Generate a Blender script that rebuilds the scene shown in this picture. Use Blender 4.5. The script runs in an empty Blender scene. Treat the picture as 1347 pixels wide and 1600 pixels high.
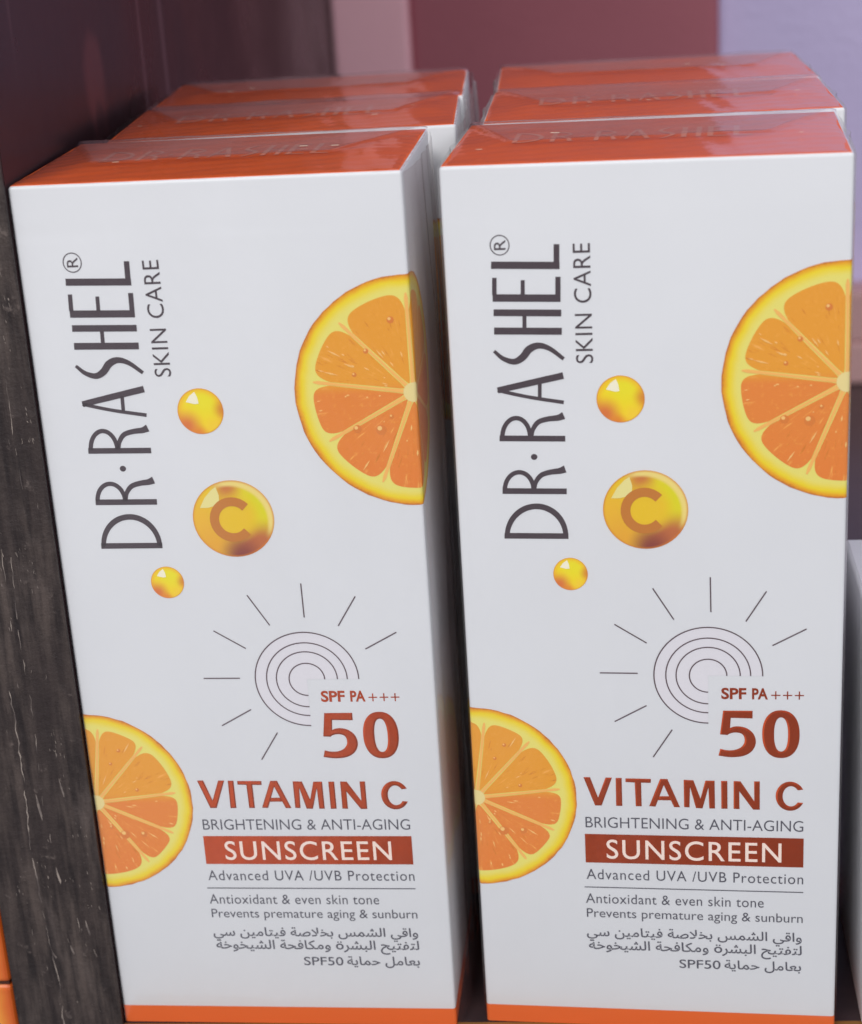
import bpy, bmesh, math, random
from mathutils import Vector, Matrix
random.seed(7)
S = 0.01                                   # every length below is in centimetres
scene = bpy.context.scene
COL = scene.collection

# ------------------------------------------------------------------ camera
F_PX, PITCH, ROLL, CAM_H = 2808.41, math.radians(20.5396), math.radians(-3.6127), 16.3656
cd = bpy.data.cameras.new('camera'); cam = bpy.data.objects.new('camera', cd); COL.objects.link(cam)
cd.sensor_fit = 'HORIZONTAL'; cd.sensor_width = 36; cd.lens = F_PX / 1347 * 36
cd.clip_start = 0.005; cd.clip_end = 50
cd.dof.use_dof = True; cd.dof.focus_distance = 0.243; cd.dof.aperture_fstop = 32
c_, s_ = math.cos(PITCH), math.sin(PITCH); cr, sr = math.cos(ROLL), math.sin(ROLL)
X_ = Vector((1, 0, 0)); D_ = Vector((0, -s_, -c_)); Fw = Vector((0, c_, -s_))
right = cr * X_ - sr * D_; down = sr * X_ + cr * D_
M = Matrix((right, -down, -Fw)).transposed().to_4x4(); M.translation = Vector((0, 0, CAM_H * S))
cam.matrix_world = M
scene.camera = cam

# ------------------------------------------------------------------ room light
world = bpy.data.worlds.new('World'); scene.world = world; world.use_nodes = True
wn = world.node_tree.nodes; bgd = wn['Background']
# dim fill from overhead, plus an added bright lobe low left for the foil
wt = world.node_tree; tcw = wn.new('ShaderNodeTexCoord'); spw = wn.new('ShaderNodeSeparateXYZ'); wt.links.new(tcw.outputs['Generated'], spw.inputs[0])
dtw = wn.new('ShaderNodeVectorMath'); dtw.operation = 'DOT_PRODUCT'; wt.links.new(tcw.outputs['Generated'], dtw.inputs[0]); dtw.inputs[1].default_value = Vector((-.50, -.76, -.42)).normalized()
mrx = wn.new('ShaderNodeMapRange'); mrx.interpolation_type = 'SMOOTHSTEP'; wt.links.new(dtw.outputs['Value'], mrx.inputs[0])
mrx.inputs[1].default_value = .935; mrx.inputs[2].default_value = .997; mrx.inputs[3].default_value = .27; mrx.inputs[4].default_value = .80
mrz = wn.new('ShaderNodeMapRange'); wt.links.new(spw.outputs[2], mrz.inputs[0])
mrz.inputs[1].default_value = -.5; mrz.inputs[2].default_value = .6; mrz.inputs[3].default_value = .0; mrz.inputs[4].default_value = .28
mlw = wn.new('ShaderNodeMath'); wt.links.new(mrx.outputs[0], mlw.inputs[0]); wt.links.new(mrz.outputs[0], mlw.inputs[1])
bgd.inputs['Color'].default_value = (0.90, 0.92, 1.0, 1); wt.links.new(mlw.outputs[0], bgd.inputs['Strength'])

def area(name, loc, target, sx, sy, power, color):
    l = bpy.data.lights.new(name, 'AREA'); l.shape = 'RECTANGLE'; l.size = sx * S; l.size_y = sy * S
    l.energy = power; l.color = color
    o = bpy.data.objects.new(name, l); COL.objects.link(o); o.location = Vector(loc) * S
    o.rotation_euler = (Vector(target) - Vector(loc)).to_track_quat('-Z', 'Y').to_euler()
    return o
area('ceiling_lamp', (-50, -65, 135), (0, 28, 6), 60, 40, 13.8, (1.0, 0.98, 0.96))
area('front_right_fill', (48, -110, 58), (2, 40, 10), 60, 50, 6.9, (0.95, 0.97, 1.0))  # added fill from front right, lifts the wall and strip behind

vs = scene.view_settings
scene.display_settings.display_device = 'sRGB'
vs.view_transform = 'Standard'; vs.look = 'None'; vs.exposure = 0; vs.gamma = 1; vs.use_curve_mapping = False
scene.cycles.max_bounces = 10; scene.cycles.transparent_max_bounces = 24

# ------------------------------------------------------------------ materials
def lin(c, k=1.0):
    r = []
    for v in c:
        v = v / 255
        r.append(min(1, k * (v / 12.92 if v <= 0.04045 else ((v + 0.055) / 1.055) ** 2.4)))
    return (*r, 1)
def inked(*c): return lin(c, 1.16)         # a printed colour on the white card

class NT:
    def __init__(s, name):
        s.m = bpy.data.materials.new(name); s.m.use_nodes = True; s.t = s.m.node_tree
        s.b = s.t.nodes['Principled BSDF']; s.out = s.t.nodes['Material Output']
    def n(s, kind, **kw):
        x = s.t.nodes.new(kind)
        for k, v in kw.items(): setattr(x, k, v)
        return x
    def l(s, a, b): s.t.links.new(a, b)
    def val(s, sock, v):
        if isinstance(v, bpy.types.NodeSocket): s.l(v, sock)
        else: sock.default_value = v
    def math(s, op, a, b=0.0, c=None):
        x = s.n('ShaderNodeMath', operation=op); s.val(x.inputs[0], a); s.val(x.inputs[1], b)
        if c is not None: s.val(x.inputs[2], c)
        return x.outputs[0]
    def smooth(s, v, a, b, lo=0.0, hi=1.0):
        x = s.n('ShaderNodeMapRange', interpolation_type='SMOOTHSTEP'); s.val(x.inputs[0], v)
        x.inputs[1].default_value = a; x.inputs[2].default_value = b; x.inputs[3].default_value = lo; x.inputs[4].default_value = hi
        return x.outputs[0]
    def mix(s, f, a, b):
        x = s.n('ShaderNodeMix', data_type='RGBA'); s.val(x.inputs[0], f); s.val(x.inputs[6], a); s.val(x.inputs[7], b)
        return x.outputs[2]
    def noise(s, vec, scale, detail=3, rough=0.5):
        x = s.n('ShaderNodeTexNoise'); x.inputs['Scale'].default_value = scale; x.inputs['Detail'].default_value = detail
        x.inputs['Roughness'].default_value = rough
        if vec is not None: s.l(vec, x.inputs['Vector'])
        return x.outputs['Fac']
    def obj(s, scale=None):
        tc = s.n('ShaderNodeTexCoord')
        if scale is None: return tc.outputs['Object']
        mp = s.n('ShaderNodeMapping'); mp.inputs['Scale'].default_value = scale; s.l(tc.outputs['Object'], mp.inputs['Vector'])
        return mp.outputs[0]
    def uv(s):
        x = s.n('ShaderNodeUVMap'); sp = s.n('ShaderNodeSeparateXYZ'); s.l(x.outputs[0], sp.inputs[0])
        return x.outputs[0], sp.outputs[0], sp.outputs[1]
    def bump(s, h, strength, dist):
        x = s.n('ShaderNodeBump'); x.inputs['Strength'].default_value = strength; x.inputs['Distance'].default_value = dist
        s.l(h, x.inputs['Height']); s.l(x.outputs[0], s.b.inputs['Normal'])
    def set(s, color=None, rough=0.5, metal=0.0, spec=0.5, coat=0.0):
        if color is not None: s.val(s.b.inputs['Base Color'], color)
        s.val(s.b.inputs['Roughness'], rough); s.b.inputs['Metallic'].default_value = metal
        s.b.inputs['Specular IOR Level'].default_value = spec; s.b.inputs['Coat Weight'].default_value = coat
        return s
    def dist(s, x, y, cx, cy, sx=1.0, sy=1.0):
        a = s.math('MULTIPLY', s.math('SUBTRACT', x, cx), 1 / sx); b = s.math('MULTIPLY', s.math('SUBTRACT', y, cy), 1 / sy)
        return s.math('SQRT', s.math('ADD', s.math('MULTIPLY', a, a), s.math('MULTIPLY', b, b)))

def plain(name, color, **kw):
    m = NT(name); m.set(color, **kw); return m.m

def card(name, color, rough=0.42, spec=0.35, var=0.03):
    m = NT(name); o = m.obj()
    n1 = m.noise(o, 900, 3); n2 = m.noise(o, 40, 3)
    dk = tuple(v * (1 - var * 2) for v in color[:3]) + (1,)
    m.set(m.mix(n2, dk, color), rough=m.smooth(n2, .3, .7, rough - .05, rough + .05), spec=spec)
    m.bump(n1, 0.10, 0.0001); return m.m
M_white = card('white_card', (0.80, 0.80, 0.815, 1))
M_orange = card('orange_print', (0.86, 0.135, 0.022, 1), rough=0.38, spec=0.25, var=.06)
M_band = card('orange_band_print', (0.86, 0.155, 0.035, 1), rough=0.4, spec=0.3, var=.05)
M_dark = plain('dark_print', lin((72, 58, 64)), rough=0.35, spec=0.5)
M_gray = plain('grey_print', lin((86, 84, 94)), rough=0.5, spec=0.3)
M_pale = plain('pale_lettering', inked(250, 218, 205), rough=0.4)
M_blush = plain('blush_print', inked(217, 213, 217), rough=0.45)

def foil():
    m = NT('copper_foil'); o = m.obj()
    n = m.noise(o, 60, 2)
    m.set(m.mix(n, (0.80, 0.10, 0.026, 1), (0.92, 0.15, 0.038, 1)), rough=0.24, metal=1.0, spec=0.5)
    m.bump(m.noise(o, 260, 2), 0.25, 0.0003); return m.m
M_foil = foil()
def ray_foil():
    m = NT('ray_foil'); m.set(lin((112, 92, 98)), rough=0.35, metal=0.5); return m.m
M_ray = ray_foil()

def emboss():
    m = NT('embossed_lettering'); o = m.obj()
    m.set(m.mix(m.noise(o, 500, 2), (0.78, 0.24, 0.13, 1), (0.84, 0.36, 0.26, 1)), rough=0.5, spec=0.4); return m.m
M_emboss = emboss()

def film(name, sheen_tint):
    # clear wrapping film: transparent body, Schlick reflection
    m = NT(name); t = m.t
    g = m.n('ShaderNodeNewGeometry'); bp = m.n('ShaderNodeBump'); bp.inputs['Strength'].default_value = .20; bp.inputs['Distance'].default_value = .0006
    o = m.obj(); m.l(m.math('ADD', m.noise(o, 120, 3), m.math('MULTIPLY', m.noise(o, 500, 2), .25)), bp.inputs['Height'])
    dp = m.n('ShaderNodeVectorMath', operation='DOT_PRODUCT'); m.l(g.outputs['Incoming'], dp.inputs[0]); m.l(bp.outputs[0], dp.inputs[1])
    c = m.math('SUBTRACT', 1.0, m.math('MINIMUM', m.math('ABSOLUTE', dp.outputs['Value']), 1.0))
    f = m.math('ADD', 0.05, m.math('MULTIPLY', m.math('POWER', c, 5.0), 0.8))
    gl = m.n('ShaderNodeBsdfGlossy'); gl.inputs['Roughness'].default_value = .13; gl.inputs['Color'].default_value = (1, 1, 1, 1)
    m.l(bp.outputs[0], gl.inputs['Normal'])
    tr = m.n('ShaderNodeBsdfTransparent'); tr.inputs[0].default_value = (.985, .985, .985, 1)
    mx = m.n('ShaderNodeMixShader'); m.l(f, mx.inputs[0]); m.l(tr.outputs[0], mx.inputs[1]); m.l(gl.outputs[0], mx.inputs[2])
    if sheen_tint:
        df = m.n('ShaderNodeBsdfDiffuse'); df.inputs[0].default_value = (.40, .26, .27, 1); at = m.n('ShaderNodeAttribute', attribute_name='fold')  # pinkish reflection painted as a diffuse tint on folds and sides
        m2 = m.n('ShaderNodeMixShader'); m.l(m.math('MULTIPLY', at.outputs['Fac'], m.smooth(m.noise(o, 90, 4), .25, .7, sheen_tint * .5, sheen_tint * 1.4)), m2.inputs[0]); m.l(mx.outputs[0], m2.inputs[1]); m.l(df.outputs[0], m2.inputs[2]); mx = m2
    m.l(mx.outputs[0], m.out.inputs['Surface']); return m.m
M_film = film('clear_film', .24)

# the printed orange slice: UV is the picture's own coordinate, rim at radius 1
def slice_rind():
    m = NT('orange_slice_rind'); uv, x, y = m.uv()
    r = m.dist(x, y, 0, 0)
    n = m.noise(uv, 5, 3); n2 = m.noise(uv, 45, 2)
    rr = m.math('ADD', r, m.math('MULTIPLY', m.math('SUBTRACT', n, .5), .05))
    pith = m.mix(m.smooth(rr, .86, .95), inked(226, 214, 110), inked(232, 205, 32))
    c = m.mix(m.smooth(rr, .935, .99), pith, inked(226, 150, 22))
    rim = m.math('ADD', rr, m.math('MULTIPLY', m.math('SUBTRACT', n2, .5), .03))
    c = m.mix(m.smooth(rim, .975, 1.005), c, inked(190, 108, 40))
    c = c
    m.set(c, rough=.42, spec=.35); return m.m
def slice_flesh():
    m = NT('orange_slice_flesh'); uv, x, y = m.uv()
    r = m.dist(x, y, 0, 0)
    a = m.math('ARCTAN2', y, m.math('ABSOLUTE', x))
    cv = m.n('ShaderNodeCombineXYZ'); m.l(m.math('MULTIPLY', a, 13.0), cv.inputs[0]); m.l(m.math('MULTIPLY', r, 2.6), cv.inputs[1])
    st = m.noise(cv.outputs[0], 1.6, 4, .6)
    fine = m.noise(uv, 26, 3)
    top, bot = inked(227, 153, 44), inked(224, 130, 52)
    c = m.mix(m.smooth(y, -.02, .10, 1, 0), top, bot)
    c = m.mix(m.smooth(y, -.9, -.3, .5, 0), c, inked(224, 120, 46))
    c = m.mix(m.smooth(st, .60, .74), c, inked(240, 172, 84))
    c = m.mix(m.smooth(st, .40, .28), c, inked(205, 118, 34))
    c = m.mix(m.smooth(fine, .55, .8, 0, .5), c, inked(236, 166, 72))
    m.set(c, rough=.42, spec=.35); return m.m
M_rind, M_flesh = slice_rind(), slice_flesh()
M_membrane = plain('orange_slice_membrane', inked(250, 178, 92), rough=.42)
M_core = plain('orange_slice_core', inked(228, 208, 140), rough=.42)
M_glint = plain('printed_glint', inked(246, 190, 112), rough=.42)
M_drop = plain('printed_drop', inked(214, 122, 46), rough=.42)

def bubble(big):
    m = NT('gold_drop_large_print' if big else 'gold_drop_print'); uv, x, y = m.uv(); r = m.dist(x, y, 0, 0)
    def blob(c, cx, cy, r0, r1, col, k=1.0, sx=1, sy=1): return m.mix(m.smooth(m.dist(x, y, cx, cy, sx, sy), r0, r1, k, 0), c, inked(*col))
    if not big:
        c = blob(inked(238, 208, 18), .2, .5, .1, 1.2, (230, 216, 26))
        c = m.mix(m.smooth(r, .66, 1.04), c, inked(236, 182, 30))
        c = blob(c, -.68, -.66, .1, .95, (214, 114, 52))
        c = blob(c, 1.0, .05, .02, .62, (210, 132, 38))
        c = blob(c, .55, -.70, .02, .62, (242, 200, 44))
        c = blob(c, -.15, -1.0, .0, .55, (222, 126, 38))
    else:
        c = blob(inked(228, 192, 30), .55, .30, .1, 1.1, (216, 208, 22))
        c = blob(c, -.78, -.1, .1, 1.05, (230, 178, 42))
        c = blob(c, -.55, -.75, .05, .9, (226, 164, 46))
        c = blob(c, -.10, 1.0, .15, 1.05, (200, 118, 56), 1, .45, 1)
        c = blob(c, .60, -.78, .30, 1.05, (186, 104, 58), 1, 1, .8)
        c = blob(c, .12, -1.02, .05, .85, (134, 62, 54), 1, .8, .9)
        c = blob(c, .05, .05, .30, .75, (228, 188, 32))
        c = m.mix(m.math('MULTIPLY', m.smooth(m.dist(x, y, -.06, -.06), .86, .96), m.smooth(m.math('ADD', x, y), .2, .8)), c, inked(232, 208, 120))
    c = m.mix(m.smooth(r, .93, 1.0, 0, .7), c, inked(206, 120, 36))
    m.set(c, rough=.42, spec=.35); return m.m
M_gold, M_goldbig = bubble(False), bubble(True)
M_shine = plain('printed_shine', inked(240, 232, 205), rough=.42)
M_shine2 = plain('printed_shine_soft', inked(228, 216, 140), rough=.42)
M_goldC = plain('gold_drop_letter', inked(192, 118, 40), rough=.42)

# ------------------------------------------------------------------ helpers
def link_mesh(name, me, mats, parent=None):
    for m in (mats if isinstance(mats, (list, tuple)) else [mats]): me.materials.append(m)
    o = bpy.data.objects.new(name, me); COL.objects.link(o)
    if parent is not None: o.parent = parent
    return o
def from_bm(name, bm, mats, parent=None, smooth=False):
    bm.normal_update()
    me = bpy.data.meshes.new(name); bm.to_mesh(me); bm.free()
    if smooth: me.polygons.foreach_set('use_smooth', [True] * len(me.polygons))
    return link_mesh(name, me, mats, parent)
def empty(name, loc, rz, label, cat, group=None):
    o = bpy.data.objects.new(name, None); COL.objects.link(o); o.empty_display_size = .02
    o.location = Vector(loc) * S; o.rotation_euler = (0, 0, rz); o['label'] = label; o['category'] = cat
    if group: o['group'] = group
    return o
def rbox(bm, x0, x1, y0, y1, z0, z1, r, seg=3, mat=0):
    res = bmesh.ops.create_cube(bm, size=1)
    vs_ = res['verts']
    for v in vs_:
        v.co = Vector(((x0 + x1) / 2 + v.co.x * (x1 - x0), (y0 + y1) / 2 + v.co.y * (y1 - y0), (z0 + z1) / 2 + v.co.z * (z1 - z0))) * S
    es = list({e for v in vs_ for e in v.link_edges})
    fs = set(f for v in vs_ for f in v.link_faces)
    if r > 0:
        out = bmesh.ops.bevel(bm, geom=es, offset=r * S, segments=seg, profile=.5, affect='EDGES')
        fs = set(f for v in out['verts'] for f in v.link_faces) | {f for f in out['faces']}
    for f in fs:
        if f.is_valid: f.material_index = mat

# ---- flat print on the front face: 2-D polygons in face centimetres, wrapped round the card's edges
BW, BD, BH, BR = 5.0, 3.2277, 12.571, 0.045       # box width, depth, height, corner radius
HW = BW / 2
def wrap(u, z, lift):
    """face coordinate u (cm, may run past the corner) -> box point"""
    s0 = HW - BR
    a = abs(u); sg = 1 if u >= 0 else -1
    if a <= s0: return Vector((u, -lift, z)) * S
    L = BR * math.pi / 2
    if a <= s0 + L:
        t = (a - s0) / BR
        return Vector((sg * (s0 + (BR + lift) * math.sin(t)), BR - (BR + lift) * math.cos(t), z)) * S
    return Vector((sg * (HW + lift), BR + a - s0 - L, z)) * S
def cuts(bm):
    s0 = HW - BR; L = BR * math.pi / 2
    for sg in (1, -1):
        for k in range(5):
            x = sg * (s0 + L * k / 4)
            bmesh.ops.bisect_plane(bm, geom=bm.verts[:] + bm.edges[:] + bm.faces[:], plane_co=(x, 0, 0), plane_no=(1, 0, 0), dist=1e-7)
def apply_wrap(bm, lift):
    """lift: number, or list by material index"""
    cuts(bm)
    done = {}
    for f in bm.faces:
        for v in f.verts: done[v] = f.material_index
    for v, mi in done.items():
        lf = lift[mi] if isinstance(lift, (list, tuple)) else lift
        v.co = wrap(v.co.x, v.co.y, lf)
def poly(bm, pts, mi=0, uvl=None, uvf=None):
    vs_ = [bm.verts.new((p[0], p[1], 0)) for p in pts]
    f = bm.faces.new(vs_); f.material_index = mi
    f.normal_update()
    if f.normal.z < 0: f.normal_flip()
    if uvl is not None:
        for l in f.loops: l[uvl].uv = uvf(l.vert.co.x, l.vert.co.y)
    return f
def tri(bm): bmesh.ops.triangulate(bm, faces=bm.faces[:])
def ribbon(bm, pts, w, mi=0, closed=False):
    n = len(pts); L, R_ = [], []
    for i in range(n):
        a = Vector(pts[(i - 1) % n] if closed or i > 0 else pts[0]); b = Vector(pts[(i + 1) % n] if closed or i < n - 1 else pts[-1])
        t = (b - a).normalized(); nr = Vector((-t.y, t.x)); p = Vector(pts[i]); ww = w[i] if isinstance(w, (list, tuple)) else w
        L.append(p + nr * ww / 2); R_.append(p - nr * ww / 2)
    for i in range(n if closed else n - 1):
        j = (i + 1) % n
        poly(bm, [L[i], R_[i], R_[j], L[j]], mi)
def text_mesh(body, box, bold=0.0, mi=0, bm=None, rot=False, shear=0.0, keep=False, spacing=1.0):
    """lay a string into box=(x0,x1,base,cap): scaled to that width, capital height kept"""
    def grab(s_):
        c = bpy.data.curves.new('lettering', 'FONT'); c.body = s_; c.size = 1; c.offset = bold; c.resolution_u = 5; c.space_character = spacing
        o = bpy.data.objects.new('lettering', c); COL.objects.link(o)
        bpy.context.view_layer.update()
        me = bpy.data.meshes.new_from_object(o.evaluated_get(bpy.context.evaluated_depsgraph_get()))
        bpy.data.objects.remove(o); bpy.data.curves.remove(c); return me
    me = grab(body)
    xs = [v.co.x for v in me.vertices]; x0, x1 = min(xs), max(xs)
    cap = 0.682 + 2 * bold
    X0, X1, B, Cp = box
    sx = (X1 - X0) / (x1 - x0); sy = (Cp - B) / cap
    b2 = bmesh.new(); b2.from_mesh(me); bpy.data.meshes.remove(me)
    for v in b2.verts:
        v.co = Vector((X0 + (v.co.x - x0) * sx, B + (v.co.y + bold) * sy, 0))
    for f in b2.faces:
        f.material_index = mi
        f.normal_update()
    me2 = bpy.data.meshes.new('tmp'); b2.to_mesh(me2); b2.free()
    bm.from_mesh(me2); bpy.data.meshes.remove(me2)
    bm.verts.ensure_lookup_table()

T = {"SPF": [0.918, 1.249, 5.326, 5.493], "PA": [1.325, 1.534, 5.326, 5.492], "plus": [1.572, 2.011, 5.327, 5.452], "5": [0.881, 1.38, 4.456, 5.155], "0": [1.457, 1.959, 4.443, 5.168], "VITAMIN": [-0.976, 1.435, 3.651, 4.094], "C": [1.645, 2.027, 3.641, 4.08], "BRI": [-0.957, 2.024, 3.31, 3.476], "bar": [-0.972, 2.032, 2.743, 3.204], "SUN": [-0.675, 1.733, 2.817, 3.12], "ADV": [-0.967, 2.034, 2.474, 2.637], "line": [-1.001, 2.037, 2.336, 2.349], "ANT": [-0.987, 1.497, 2.079, 2.236], "PRE": [-0.98, 2.036, 1.846, 1.99], "AR1": [-0.99, 2.026, 1.531, 1.674], "AR2": [-0.967, 2.029, 1.31, 1.459], "AR3": [0.954, 2.023, 1.044, 1.186], "AR3b": [0.318, 0.898, 1.036, 1.177]}
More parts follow.
